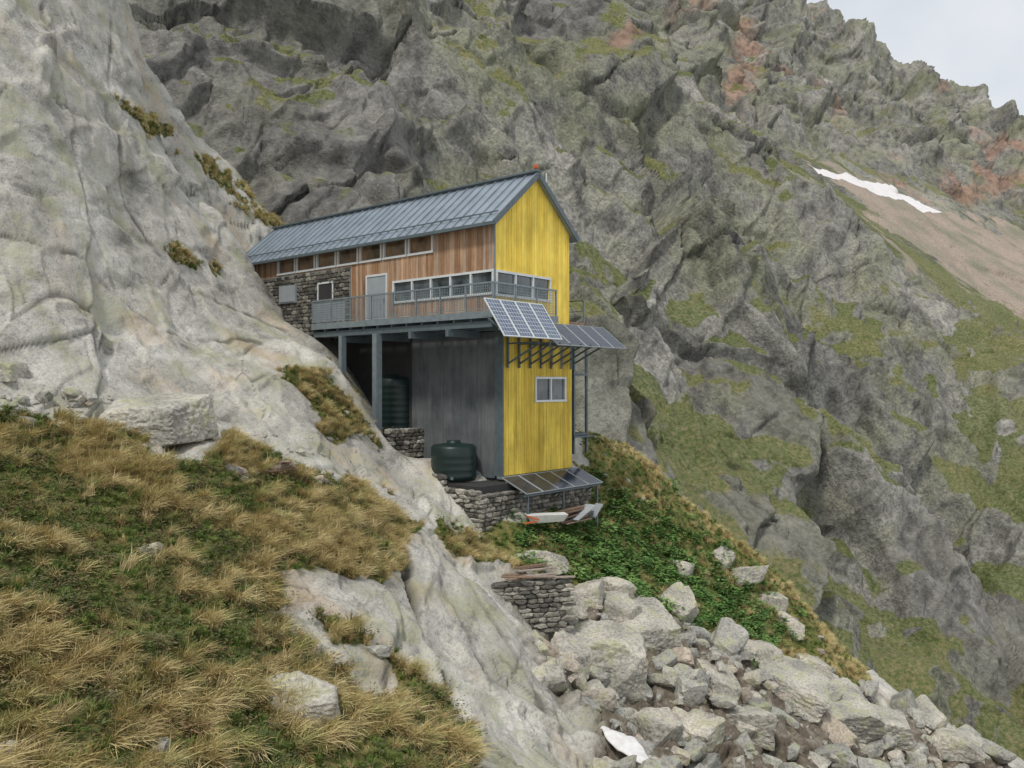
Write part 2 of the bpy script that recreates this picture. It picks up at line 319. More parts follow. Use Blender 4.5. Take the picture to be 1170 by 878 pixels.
# ------------------------------------------------------------------ far mountain
NR2,NC2=1200,1050
B,BX,BY,BD=grid_terrain(far_pts,-1.0,1.0,NC2,53,850,NR2)
BN=gnormals(B,NR2,NC2)
sc_poly=[(985,240),(1040,285),(1100,325),(1175,365),(1400,420),(1400,300),(1170,262),(1090,238),(1000,200),(925,188)]
ns=fbm(B,14,4,51)*14
sdp=polysd(BX,BY,sc_poly)
scree=sstep(-14,14,sdp+ns*1.3)*(BD>120)
snow_poly=[(928,190),(960,197),(990,206),(1030,215),(1083,243),(1060,240),(1030,229),(1000,222),(965,207),(940,203)]
snow=sstep(-3,3,polysd(BX,BY,snow_poly)+ns*.18)*(BD>120)
R=np.array(Matrix.Rotation(.55,3,'X')@Matrix.Rotation(-.5,3,'Y')).astype(f32)
Q=B@R.T; Q=Q*np.array([1,1,.5],f32); Q+=np.stack([fbm(B,9,3,61),fbm(B,9,3,62),fbm(B,9,3,63)],1)*1.1
fa,ea=facet(Q,25,1); fb,eb=facet(Q,9.5,2); fc,ec=facet(Q,3.4,3); fd,ed=facet(Q,1.3,4)
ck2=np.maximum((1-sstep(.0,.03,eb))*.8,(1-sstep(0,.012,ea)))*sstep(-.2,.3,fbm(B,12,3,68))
fa=soft(fa,ea,.03); fb=soft(fb,eb,.05); fc=soft(fc,ec,.10); fd=soft(fd,ed,.25)
far=sstep(130,260,BD)
rd=fbm(B*np.array([1,.8,.55],f32),42,4,71,.45,True)-.9
calm=1-.85*sstep(-45,0,sdp)*(BD>120)
cliffmask=sstep(560,420,BX)*sstep(108,85,BD)
cliffmask=np.maximum(cliffmask,.9*sstep(.15,.4,fbm(B*np.array([1,1,1.5],f32),30,3,99))*sstep(170,130,BD))
amp=1+.3*cliffmask
rn=fbm(B,7,4,111,.5,True)-.9
ac=B[:,0]*.66+B[:,2]*.75; al=B[:,0]*.75-B[:,2]*.66
Qd=np.stack([ac,al*.2,B[:,1]*.35],1).astype(f32)
gul=fbm(Qd,13,4,112,.45,True)-.9
disp=(rd*4.0*(1+.8*far)+gul*1.8+fa*5.2*(1+.5*far)+fb*1.9*amp*(1+.8*far)+rn*.25*(1+far)+fc*.75*amp*(1+.5*far)+fd*.24*amp)*calm+(fbm(B,130,4,81,.5,True)-.9)*far*5*calm
disp*=sstep(52,66,BD)*.85+.15
B2=B+BN*disp[:,None]*np.array([.8,1,.9],f32)
FN=gnormals(B2,NR2,NC2)
up=blur(FN[:,2],3,NR2,NC2)
band=fbm(Qd+3.3,5.5,4,113)
veg=sstep(.38,.72,up)*.7+fbm(B,22,4,91)*.2+band*.55+.02
veg-=.34*cliffmask+.38*sstep(150,230,BD)
veg+=.2*sstep(640,760,BX)*sstep(110,80,BD)*sstep(250,420,BY)
red=.6*sstep(.3,.65,fbm(B*np.array([1.6,1,.5],f32),45,4,95))*sstep(170,230,BD)
for cx,cy,rx,ry in ((850,75,20,65),(790,20,30,20),(1130,212,60,22),(1150,170,30,14),(960,120,16,30),(700,60,20,14)):
    red=np.maximum(red,np.exp(-((BX-cx)/rx)**2-((BY-cy)/ry)**2)*sstep(110,140,BD))
red=np.clip(red*(1+fbm(B,12,4,96)*.9),0,1)
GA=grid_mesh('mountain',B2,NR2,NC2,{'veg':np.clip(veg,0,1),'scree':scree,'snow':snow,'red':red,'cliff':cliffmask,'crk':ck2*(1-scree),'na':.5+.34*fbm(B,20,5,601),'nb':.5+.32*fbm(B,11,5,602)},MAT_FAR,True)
# ------------------------------------------------------------------ mesh builder
class MB:
    def __init__(s): s.v=[]; s.f=[]
    def add(s,vs,fs):
        o=len(s.v); s.v+=[tuple(v) for v in vs]; s.f+=[tuple(i+o for i in f) for f in fs]
    def box(s,x0,x1,y0,y1,z0,z1):
        s.hexa([(x0,y0,z0),(x1,y0,z0),(x1,y1,z0),(x0,y1,z0),(x0,y0,z1),(x1,y0,z1),(x1,y1,z1),(x0,y1,z1)])
    def hexa(s,v): s.add(v,[(3,2,1,0),(4,5,6,7),(0,1,5,4),(1,2,6,5),(2,3,7,6),(3,0,4,7)])
    def beam(s,p,q,w,h=None,up=(0,0,1)):
        h=h or w; p=Vector(p); q=Vector(q); d=(q-p).normalized(); u=Vector(up)
        if abs(d.dot(u))>.98: u=Vector((1,0,0))
        r=d.cross(u).normalized()*w/2; u=r.cross(d).normalized()*h/2
        s.hexa([p-r-u,p+r-u,q+r-u,q-r-u,p-r+u,p+r+u,q+r+u,q-r+u])
    def cyl(s,p,r0,r1,h,n=24,ribs=None):
        prof=ribs or [(0,r0),(h,r1)]
        vs=[];fs=[]
        for z,r in prof:
            for i in range(n): a=2*math.pi*i/n; vs.append((p[0]+r*math.cos(a),p[1]+r*math.sin(a),p[2]+z))
        for k in range(len(prof)-1):
            for i in range(n): j=(i+1)%n; fs.append((k*n+i,k*n+j,(k+1)*n+j,(k+1)*n+i))
        fs.append(tuple(range(n))[::-1]); fs.append(tuple((len(prof)-1)*n+i for i in range(n)))
        s.add(vs,fs)
    def obj(s,name,mat,parent=None,smooth=False):
        me=bpy.data.meshes.new(name); me.from_pydata(s.v,[],s.f); me.update(); me.materials.append(mat)
        if smooth: me.polygons.foreach_set('use_smooth',[True]*len(me.polygons))
        ob=bpy.data.objects.new(name,me); scene.collection.objects.link(ob)
        if parent: ob.parent=parent
        return ob
def empty(name,loc=(0,0,0),rz=0):
    e=bpy.data.objects.new(name,None); e.location=loc; e.rotation_euler=(0,0,rz); scene.collection.objects.link(e); return e
RZ=math.atan2(.756,.655)
# ------------------------------------------------------------------ rocks
def ico(sub):
    bm=bmesh.new(); bmesh.ops.create_icosphere(bm,subdivisions=sub,radius=1); bm.verts.ensure_lookup_table()
    v=np.array([x.co[:] for x in bm.verts],f32); v/=np.linalg.norm(v,axis=1,keepdims=True); f=np.array([[q.index for q in x.verts] for x in bm.faces],np.int32); bm.free(); return v,f
ICO={k:ico(k) for k in (2,3,4,5)}
def rock(sub,planes=10,rs=None,boxy=0.):
    rs=rs or rng; V,Fc=ICO[sub]
    n=rs.normal(size=(planes,3)); n/=np.linalg.norm(n,axis=1,keepdims=True); h=rs.uniform(.5,.95,planes)
    if boxy:
        bx=np.array([[1,0,0],[-1,0,0],[0,1,0],[0,-1,0],[0,0,1],[0,0,-1]],float)+rs.normal(size=(6,3))*.15; bx/=np.linalg.norm(bx,axis=1,keepdims=True)
        n=np.concatenate([n,bx]); h=np.concatenate([h*.35+.72,np.full(6,boxy)])
    dt=V@n.T; r=np.where(dt>.05,h/np.maximum(dt,.05),9).min(1); r=np.minimum(r,1.6)
    v=V*r[:,None]
    o=rs.uniform(0,90,3).astype(f32); q=(V+o).astype(f32)
    v=v*(1+.05*fbm(q,.6,3,7)+(.035*fbm(q,.12,2,8) if sub>3 else 0))[:,None]
    return v.astype(f32),Fc
def rotm(rs,tilt=.5):
    return np.array(Matrix.Rotation(rs.uniform(0,6.28),3,'Z')@Matrix.Rotation(rs.uniform(-tilt,tilt),3,'X')@Matrix.Rotation(rs.uniform(-tilt,tilt),3,'Y'),dtype=float)
def npmesh(name,Vs,Fs,mat,smooth=False,parent=None):
    o=0; FF=[]
    for v,f in zip(Vs,Fs): FF.append(f+o); o+=len(v)
    V=np.concatenate(Vs); Fa=np.concatenate(FF); me=bpy.data.meshes.new(name); me.vertices.add(len(V)); me.vertices.foreach_set('co',V.astype(f32).ravel())
    k=Fa.shape[1]; me.loops.add(len(Fa)*k); me.loops.foreach_set('vertex_index',Fa.ravel().astype(np.int32)); me.polygons.add(len(Fa)); me.polygons.foreach_set('loop_start',np.arange(len(Fa),dtype=np.int32)*k)
    me.update(calc_edges=True); me.polygons.foreach_set('use_smooth',np.full(len(Fa),smooth)); me.materials.append(mat)
    ob=bpy.data.objects.new(name,me); scene.collection.objects.link(ob)
    if parent: ob.parent=parent
    return ob
bigs=[(690,785,104,.8),(640,762,50,.6),(735,738,88,.6),(775,705,50,.7),(622,652,48,.6),(665,690,40,.7),(860,845,70,.6),(905,800,85,.5),(965,835,95,.5),(825,795,50,.7),(705,712,50,.7),(640,700,36,.7),(1020,850,70,.6),(1090,866,60,.5),(930,772,45,.6),(850,668,45,.5),(885,698,40,.7),(832,650,32,.8),(905,725,38,.7),(750,850,60,.7),(800,850,50,.7),
(160,495,120,.5),(340,822,92,.42),(122,803,22,.7),(186,866,30,.8),(172,636,24,.7),(8,428,34,.6),(385,846,20,.7),(780,660,30,.8),(700,680,34,.7),(1060,835,50,.6),(870,760,50,.6)]
for i,(px,py,wp,hr) in enumerate(bigs):
    p=hit(px,py); s=wp/F*p[1]/2*1.15
    rs=np.random.default_rng(100+i); v,f=rock(5 if wp>60 else 4,8,rs,.78)
    v=v*np.array([s,s*rs.uniform(.7,1),s*hr]); v=v@(np.array(Matrix.Rotation(rs.uniform(-.3,.3),3,'Z')@Matrix.Rotation(.15,3,'X')) if wp>85 else rotm(rs,.4)).T+p+np.array([0,s*.5,s*hr*.25])
    npmesh('boulder',[v],[f],MAT_B)
w=ar*dirt*(D>12)*(D<46); w/=w.sum(); idx=rng.choice(len(w),2300,p=w); Vs=[];Fs=[]
for i in idx:
    s=.05+.42*rng.random()**4
    if rng.random()<.05: s+=.35
    v,f=rock(3 if s>.16 else 2,7,None,.8); v=v*np.array([s*rng.uniform(.9,1.4),s*rng.uniform(.5,.9),s*rng.uniform(.35,.8)]); v=v@rotm(rng,.7).T+P2[i]+np.array([0,0,s*.2]); Vs.append(v);Fs.append(f)
w=ar*grass*(D>5)*(D<44)*sstep(.1,.5,fbm(P,3,2,202)); w/=w.sum(); idx=rng.choice(len(w),140,p=w)
rub=[hit(rng.uniform(0,135),rng.uniform(452,492)) for _ in range(60)]+[hit(rng.uniform(255,345),rng.uniform(498,552)) for _ in range(40)]+[hit(rng.uniform(330,440),rng.uniform(500,545)) for _ in range(25)]
for q in [P2[i] for i in idx]+rub:
    s=.04+.18*rng.random()**3
    v,f=rock(2,8,None,.8); v=v*np.array([s,s*.8,s*.6]); v=v@rotm(rng).T+q+np.array([0,0,s*.2]); Vs.append(v);Fs.append(f)
npmesh('scree_rocks',Vs,Fs,MAT_B)
p=hit(705,868); V,Fc=ICO[4]; v=V*np.array([.26,.7,.06]); v=v+.05*fbm(v.astype(f32),.4,3,3)[:,None]; v=v@np.array(Matrix.Rotation(.5,3,'Z')@Matrix.Rotation(.15,3,'X')).T+p+np.array([0,0,.06]); npmesh('snow_patch',[v],[Fc],MAT_SNOW,True)
# ------------------------------------------------------------------ grass
def tuft(name,nb,ln,wd,spread,bias,mat,flat=1.7,seed=0):
    r=random.Random(seed); vs=[];fs=[]
    for i in range(nb):
        a=r.uniform(0,6.283); L=ln*r.uniform(.55,1.1); be=r.uniform(.25,1.)*spread
        hx,hy=math.cos(a)*be+bias[0],math.sin(a)*be+bias[1]; bx,by=r.gauss(0,.05)*ln*4*.5,r.gauss(0,.05)*ln*4*.5
        W=wd*r.uniform(.6,1.2); ta=r.uniform(0,3.14); tx,ty=math.cos(ta)*W/2,math.sin(ta)*W/2; o=len(vs)
        for k,t in enumerate((0,.4,.75,1.)):
            x=bx+hx*L*t**flat; y=by+hy*L*t**flat; z=L*(t-.45*t*t*min(1.2,math.hypot(hx,hy)))
            if k<3: q=1-.25*k; vs+= [(x-tx*q,y-ty*q,z),(x+tx*q,y+ty*q,z)]
            else: vs.append((x,y,z))
        fs+=[(o,o+1,o+3,o+2),(o+2,o+3,o+5,o+4),(o+4,o+5,o+6)]
    me=bpy.data.meshes.new(name); me.from_pydata(vs,[],fs); me.materials.append(mat); return bpy.data.objects.new(name,me)
def leafclump(name,nl,size,mat,seed):
    r=random.Random(seed); vs=[];fs=[]
    for i in range(nl):
        a=r.uniform(0,6.283); R=r.uniform(0,.28); z=r.uniform(.06,.32)*(.5 if size<.05 else 1); s=size*r.uniform(.6,1.2)
        c=Vector((math.cos(a)*R,math.sin(a)*R,z)); d=Vector((math.cos(a),math.sin(a),r.uniform(-.3,.5))).normalized(); t=Vector((-d.y,d.x,r.uniform(-.3,.3))).normalized()
        o=len(vs); vs+=[c-d*s,c+t*s*.5-d*s*.2,c+d*s,c-t*s*.5-d*s*.2]; fs.append((o,o+1,o+2,o+3))
    me=bpy.data.meshes.new(name); me.from_pydata([tuple(v) for v in vs],[],fs); me.materials.append(mat); return bpy.data.objects.new(name,me)
colG=bpy.data.collections.new('grass_sources')
srcs=[tuft('a0_straw',75,.34,.012,.75,(.35,-.5),MAT_STRAW,seed=1),tuft('a1_straw',65,.28,.012,.6,(.5,-.4),MAT_STRAW,seed=2),tuft('a2_straw',60,.22,.011,.7,(.2,-.3),MAT_STRAW,seed=3),
 tuft('a3_green',55,.17,.012,.8,(.1,-.1),MAT_GREEN,seed=4),tuft('a4_green',60,.13,.013,.9,(0,-.1),MAT_GREEN,seed=5),
 leafclump('a5_shrub',60,.028,MAT_SHRUB,6),leafclump('a6_leaf',40,.085,MAT_LEAF,7),leafclump('a7_leaf',36,.07,MAT_LEAF,8)]
for o in srcs: colG.objects.link(o)
def scatter(name,Pp,idx,scl,yaw,tilt):
    me=bpy.data.meshes.new(name); n=len(Pp); me.vertices.add(n); me.vertices.foreach_set('co',Pp.astype(f32).ravel())
    a=me.attributes.new('idx','INT','POINT'); a.data.foreach_set('value',idx.astype(np.int32))
    a=me.attributes.new('scl','FLOAT','POINT'); a.data.foreach_set('value',scl.astype(f32))
    a=me.attributes.new('rot','FLOAT_VECTOR','POINT'); a.data.foreach_set('vector',np.stack([tilt,tilt*0,yaw],1).astype(f32).ravel())
    ob=bpy.data.objects.new(name,me); scene.collection.objects.link(ob)
    g=bpy.data.node_groups.new(name,'GeometryNodeTree'); g.interface.new_socket('Geometry',in_out='INPUT',socket_type='NodeSocketGeometry'); g.interface.new_socket('Geometry',in_out='OUTPUT',socket_type='NodeSocketGeometry')
    gi=g.nodes.new('NodeGroupInput'); go=g.nodes.new('NodeGroupOutput'); ip=g.nodes.new('GeometryNodeInstanceOnPoints'); ci=g.nodes.new('GeometryNodeCollectionInfo')
    ci.inputs['Collection'].default_value=colG; ci.inputs['Separate Children'].default_value=True; ci.inputs['Reset Children'].default_value=True
    def na(nm,t):
        q=g.nodes.new('GeometryNodeInputNamedAttribute'); q.data_type=t; q.inputs['Name'].default_value=nm; return q.outputs['Attribute']
    er=g.nodes.new('FunctionNodeEulerToRotation'); g.links.new(na('rot','FLOAT_VECTOR'),er.inputs[0])
    g.links.new(gi.outputs[0],ip.inputs['Points']); g.links.new(ci.outputs[0],ip.inputs['Instance']); ip.inputs['Pick Instance'].default_value=True
    g.links.new(na('idx','INT'),ip.inputs['Instance Index']); g.links.new(er.outputs[0],ip.inputs['Rotation']); g.links.new(na('scl','FLOAT'),ip.inputs['Scale'])
    g.links.new(ip.outputs[0],go.inputs[0]); md=ob.modifiers.new('scatter','NODES'); md.node_group=g; return ob
def pick(wt,n):
    wt=wt/wt.sum(); i=rng.choice(len(wt),n,p=wt); j=P2[i]+np.stack([rng.normal(0,.05,n),rng.normal(0,.05,n),np.full(n,-.02)],1); return i,j
strawf=fbm(P,2.4,4,301)+.6*fbm(P,.6,2,302)
leftside=(PX<560)
w1=ar*(grass>.5)*leftside*(D>4)*(D<34)
i,pp=pick(w1*(.04+sstep(-.05,.3,strawf)),7300)
scatter('straw_grass',pp,rng.integers(0,3,len(i)),rng.uniform(.55,1.4,len(i))*1.0,rng.normal(0,.55,len(i)),rng.normal(.1,.15,len(i)))
i,pp=pick(w1*(1.1-sstep(0,.5,strawf)),12500)
scatter('green_grass',pp,rng.choice([3,4,5],len(i),p=[.42,.36,.22]),rng.uniform(.5,1.25,len(i)),rng.uniform(0,6.28,len(i)),rng.normal(.1,.1,len(i)))
w2=ar*(grass>.45)*(~leftside)*(D>24)*(D<47)
i,pp=pick(w2,7000); st=(strawf[i]+(PX[i]>720)*.35*(PX[i]-PY[i]>140)>.25)
scatter('slope_grass',pp,np.where(st,rng.integers(0,3,len(i)),rng.integers(3,5,len(i))),rng.uniform(.7,1.4,len(i)),rng.uniform(0,6.28,len(i)),rng.normal(.1,.15,len(i)))
w2b=ar*(grass>.45)*leftside*(D>=30)*(D<49)
i,pp=pick(w2b,1400)
scatter('ledge_grass',pp,rng.integers(0,5,len(i)),rng.uniform(.7,1.4,len(i)),rng.uniform(0,6.28,len(i)),rng.normal(.1,.15,len(i)))
w3=ar*(grass>.15)*(~leftside)*(D>24)*(D<47)*sstep(-30,10,polysd(PX,PY,[(600,600),(680,575),(770,610),(840,670),(900,735),(860,745),(780,705),(700,672),(620,650)])+fbm(P,1.5,3,9)*45)
i,pp=pick(w3,2000)
scatter('broad_leaf_plants',pp,rng.integers(6,8,len(i)),rng.uniform(.5,1.4,len(i)),rng.uniform(0,6.28,len(i)),rng.normal(.1,.15,len(i)))
# ------------------------------------------------------------------ masonry
def stones(a0,a1,z0,z1,fn,course=.16,depth=.16):
    Vs=[];Fs=[]; z=z0
    while z<z1:
        h=course*rng.uniform(.7,1.3); a=a0+rng.uniform(-.1,0)
        while a<a1:
            L=rng.uniform(.16,.5); v,f=rock(2,8,None,.82)
            c=np.array(fn(a+L/2,z+h/2)[0]); ax=np.array(fn(a,z)[1]); nrm=np.array(fn(a,z)[2])
            w_=v[:,0:1]*L*.6*ax+v[:,1:2]*depth*rng.uniform(.7,1.1)*nrm+v[:,2:3]*np.array([[0,0,h*.62]])
            Vs.append(w_+c); Fs.append(f); a+=L
        z+=h
    return Vs,Fs
# ------------------------------------------------------------------ hut
hut=empty('mountain_hut',(-.63,30,0),RZ)
LEN=17.3;WID=4.5;ZB=2.42;ZE=6.05;ZR=8.02
def roofz(x): return ZE+(ZR-ZE)*(1-abs(x-WID/2)/(WID/2))
b=MB(); b.hexa([(.06,.06,ZB),(WID-.06,.06,ZB),(WID-.06,LEN,ZB),(.06,LEN,ZB),(.06,.06,ZE-.02),(WID-.06,.06,ZE-.02),(WID-.06,LEN,ZE-.02),(.06,LEN,ZE-.02)])
b.add([(.06,.06,ZE-.03),(WID-.06,.06,ZE-.03),(WID/2,.06,ZR-.1),(.06,LEN,ZE-.03),(WID-.06,LEN,ZE-.03),(WID/2,LEN,ZR-.1)],[(0,1,2),(3,5,4),(0,2,5,3),(1,4,5,2)])
b.obj('core_walls',MAT_DARK,hut)
def zsplit(c,z0,z1,holes):
    seg=[(z0,z1)]
    for h0,h1,a,bb in holes:
        if h0<c<h1:
            ns=[]
            for s0,s1 in seg:
                if a>s0: ns.append((s0,min(a,s1)))
                if bb<s1: ns.append((max(bb,s0),s1))
            seg=ns
    return [q for q in seg if q[1]-q[0]>.02]
winU=[(3.3+i*1.53,3.3+i*1.53+1.26,5.2,5.80) for i in range(7)]
winL=(0.1,5.5,3.35,4.1); winG=(.12,3.2,3.3,4.08); door=(5.92,7.2,2.5,4.5)
b=MB(); y=0.02
while y<LEN:
    w_=.145; z0=2.5 if y<8.35 else 5.03
    for s0,s1 in zsplit(y+w_/2,z0,ZE,winU+[winL,door]):
        j=rng.uniform(0,.012); b.box(-.0-j,.05,y,min(y+w_-.008,LEN),s0,s1)
    y+=w_
b.obj('wood_cladding',MAT_WOOD,hut)
b=MB(); x=0.03
while x<WID-.05:
    w_=.15; xe=min(x+w_-.008,WID)
    for s0,s1 in zsplit(x+w_/2,2.1,99,[winG]):
        j=rng.uniform(0,.012); t0=min(s1,roofz(x)-.03); t1=min(s1,roofz(xe)-.03)
        b.hexa([(x,-j,s0),(xe,-j,s0),(xe,.055,s0),(x,.055,s0),(x,-j,t0),(xe,-j,t1),(xe,.055,t1),(x,.055,t0)])
    x+=w_
b.obj('yellow_gable',MAT_YEL,hut)
b=MB(); b.box(-.03,.03,-.03,.022,2.42,ZE-.02); b.box(-.035,.0,8.33,8.40,2.5,5.03); b.box(-.03,0,8.4,LEN,5.0,5.05); b.obj('corner_trim',MAT_STEEL,hut)
fr=MB(); gl=MB(); gw=MB(); dk=MB()
def win_x(y0,y1,z0,z1,n,g):
    t=.085
    fr.box(-.05,.05,y0-t,y1+t,z1,z1+t); fr.box(-.065,.05,y0-t-.02,y1+t+.02,z0-t,z0)
    for k in range(n+1):
        yy=y0+(y1-y0)*k/n; hw=t; o=0 if 0<k<n else (-t/2 if k==0 else t/2)
        fr.box(-.045,.05,yy+o-hw/2,yy+o+hw/2,z0,z1)
    g.box(.035,.045,y0,y1,z0,z1)
def win_y(x0,x1,z0,z1,n,g,Y=0):
    t=.085
    fr.box(x0-t,x1+t,Y-.05,Y+.05,z1,z1+t); fr.box(x0-t-.02,x1+t+.02,Y-.065,Y+.05,z0-t,z0)
    for k in range(n+1):
        xx=x0+(x1-x0)*k/n; o=0 if 0<k<n else (-t/2 if k==0 else t/2)
        fr.box(xx+o-t/2,xx+o+t/2,Y-.045,Y+.05,z0,z1)
    g.box(x0,x1,Y+.035,Y+.045,z0,z1)
for q in winU: win_x(*q,1,gw)
win_x(*winL,5,gl); win_y(*winG,3,gl)
win_x(9.6,10.6,3.65,4.45,1,gl)
st=MB(); st.box(-.02,.055,8.4,LEN,2.2,5.0); st.obj('mortar',MAT_DARK,hut)
Vs,Fs=stones(8.42,LEN,2.2,5.0,lambda a,z:((-.0,a,z),(0,1,0),(1,0,0)),.17,.1)
keep=[(v,f) for v,f in zip(Vs,Fs) if not (9.5<v[:,1].mean()<10.7 and 3.55<v[:,2].mean()<4.55) and v[:,2].max()<5.06]
npmesh('stone_facade',[k[0] for k in keep],[k[1] for k in keep],MAT_ST2,False,hut)
b=MB(); b.box(-.16,-.02,12.2,13.5,3.75,4.56); b.box(-.19,-.16,12.26,13.44,3.81,4.5); b.obj('service_cabinet',MAT_GREY,hut)
b=MB(); b.box(-.05,.03,5.92,6.0,2.5,4.56); b.box(-.05,.03,7.2,7.28,2.5,4.56); b.box(-.05,.03,6.0,7.2,4.48,4.56); b.obj('door_frame',MAT_FRAME,hut)
b=MB(); b.box(-.02,.04,6.0,7.2,2.5,4.48); b.box(-.03,-.02,6.12,7.08,2.65,3.4); b.box(-.03,-.02,6.12,7.08,3.5,4.36); b.box(-.08,-.03,6.1,6.14,3.4,3.55); b.obj('door',MAT_GREY,hut)
LB=(.52,4.75,.08,5.0,-3.4,1.95)
b=MB(); b.box(LB[0]+.05,LB[1]-.03,LB[2]+.05,9.5,LB[4],2.1); b.obj('lower_core',MAT_DARK,hut)
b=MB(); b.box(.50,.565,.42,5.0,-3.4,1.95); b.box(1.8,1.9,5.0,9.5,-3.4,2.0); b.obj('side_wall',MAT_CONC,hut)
b=MB()
for k in range(1,5): b.box(.488,.50,.42+k*.92-.02,.42+k*.92+.02,-3.4,1.95)
b.box(.46,.53,.02,.42,-3.42,2.1); b.box(.46,.50,.42,5.0,-3.5,-3.4);b.obj('side_wall_trim',MAT_STEELD,hut)
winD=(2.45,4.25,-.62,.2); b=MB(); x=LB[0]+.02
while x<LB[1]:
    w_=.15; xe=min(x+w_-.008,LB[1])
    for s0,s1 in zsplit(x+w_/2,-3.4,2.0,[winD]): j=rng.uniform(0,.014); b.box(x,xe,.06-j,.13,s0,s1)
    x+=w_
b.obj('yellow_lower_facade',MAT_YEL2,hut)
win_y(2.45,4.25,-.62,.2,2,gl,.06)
fr.obj('window_frames',MAT_FRAME,hut); gl.obj('window_glass',MAT_GLASS,hut); gw.obj('upper_window_glass',MAT_GLASSW,hut)
b=MB(); b.box(.45,4.8,-.02,.3,-3.52,-3.42); b.obj('base_sill',MAT_STEEL,hut)
b=MB(); ov=.28; sl=(ZR-ZE)/(WID/2)
def rz(x): return ZR+.06-sl*abs(x-WID/2)
for sg_ in (0,1):
    xa,xb=(-ov,WID/2) if sg_==0 else (WID/2,WID+ov)
    b.hexa([(xa,-.22,rz(xa)-.1),(xb,-.22,rz(xb)-.1),(xb,LEN+.3,rz(xb)-.1),(xa,LEN+.3,rz(xa)-.1),(xa,-.22,rz(xa)),(xb,-.22,rz(xb)),(xb,LEN+.3,rz(xb)),(xa,LEN+.3,rz(xa))])
yy=-.2
while yy<LEN+.3:
    b.beam((-ov,yy,rz(-ov)+.03),(WID/2,yy,rz(WID/2)+.03),.035,.07); b.beam((WID/2,yy,rz(WID/2)+.03),(WID+ov,yy,rz(WID+ov)+.03),.035,.07); yy+=.52
b.obj('metal_roof',MAT_ROOF,hut)
b=MB(); b.beam((WID/2,-.26,rz(WID/2)+.07),(WID/2,LEN+.3,rz(WID/2)+.07),.3,.07)
b.beam((-ov-.02,-.25,rz(-ov)-.05),(WID/2,-.25,rz(WID/2)-.05),.05,.2); b.beam((WID/2,-.25,rz(WID/2)-.05),(WID+ov+.02,-.25,rz(WID+ov)-.05),.05,.2)
b.box(-ov-.12,-ov,-.26,LEN+.3,rz(-ov)-.13,rz(-ov)-.01)
for o in (.35,):
    b.beam((-ov+o,-.1,rz(-ov+o)+.13),(-ov+o,LEN+.2,rz(-ov+o)+.13),.04,.04)
b.obj('roof_trim',MAT_STEELD,hut)
b=MB(); b.beam((WID/2,-.1,ZR+.1),(WID/2,-.1,ZR+.36),.05); b.box(WID/2-.07,WID/2+.07,-.17,-.03,ZR+.26,ZR+.38); b.obj('ridge_beacon',MAT_RED,hut)
b=MB(); b.beam((4.4,1.1,5.5),(4.4,1.1,8.7),.04); b.beam((4.4,1.6,6.2),(4.4,1.6,7.9),.03); b.beam((4.2,1.1,8.2),(4.6,1.1,8.2),.02); b.obj('antenna_mast',MAT_FRAME,hut)
YE=9.4
b=MB(); b.box(-1.2,-.06,-1.,YE,2.42,2.5); b.box(-.06,2.4,-1.,-.04,2.42,2.5); b.obj('deck_floor',MAT_STEEL,hut)
b=MB()
b.box(-1.27,-1.2,-1.07,YE,2.3,2.55); b.box(-1.2,2.4,-1.07,-1.,2.3,2.55); b.obj('deck_fascia',MAT_STEEL,hut)
b=MB(); b.box(-1.2,0,YE-.07,YE,2.2,2.42)
for xx in (-1.1,-.55,0,.35): b.box(xx-.05,xx+.05,-.9,YE,1.98,2.2)
yy=-.8
while yy<YE: b.box(-1.2,1.7,yy-.04,yy+.04,2.2,2.42); yy+=.85
for y_ in (1.2,3.2,5.2,7.4): b.box(-1.25,1.7,y_-.08,y_+.08,1.72,1.98)
b.obj('deck_beams',MAT_STEELD,hut)
b=MB(); b.box(-1.3,-1.02,5.07,5.33,-3.0,1.98); b.box(-1.28,-1.04,7.3,7.5,-.2,1.98); b.box(-1.34,-.98,5.02,5.38,-2.6,-2.5); b.obj('deck_posts',MAT_STEEL,hut)
b=MB()
y_=-1.
while y_<=YE: b.beam((-1.2,y_,2.5),(-1.2,y_,3.52),.05); y_+=1.3
for x_ in (0,1.2,2.35): b.beam((x_,-1.,2.5),(x_,-1.,3.52),.05)
for z_ in (3.52,): b.beam((-1.2,-1.02,z_),(-1.2,YE,z_),.06); b.beam((-1.2,-1.,z_),(2.38,-1.,z_),.06); b.beam((-1.2,YE,z_),(0,YE,z_),.06)
for z_ in (2.62,): b.beam((-1.2,-1.,z_),(-1.2,YE,z_),.035); b.beam((-1.2,-1.,z_),(2.38,-1.,z_),.035)
y_=-1.
while y_<YE: b.beam((-1.2,y_,2.62),(-1.2,y_,3.5),.014); y_+=.085
x_=-1.2
while x_<2.35: b.beam((x_,-1.,2.62),(x_,-1.,3.5),.014); x_+=.085
for k in range(1,9): b.beam((-1.2,-1.,2.62+k*.1),(-1.2,YE,2.62+k*.1),.01); b.beam((-1.2,-1.,2.62+k*.1),(2.35,-1.,2.62+k*.1),.01)
b.obj('railing',MAT_STEEL,hut)
b=MB(); b.box(-1.19,-1.17,7.2,YE-.03,2.6,3.46); b.obj('railing_screen',MAT_GREY,hut)
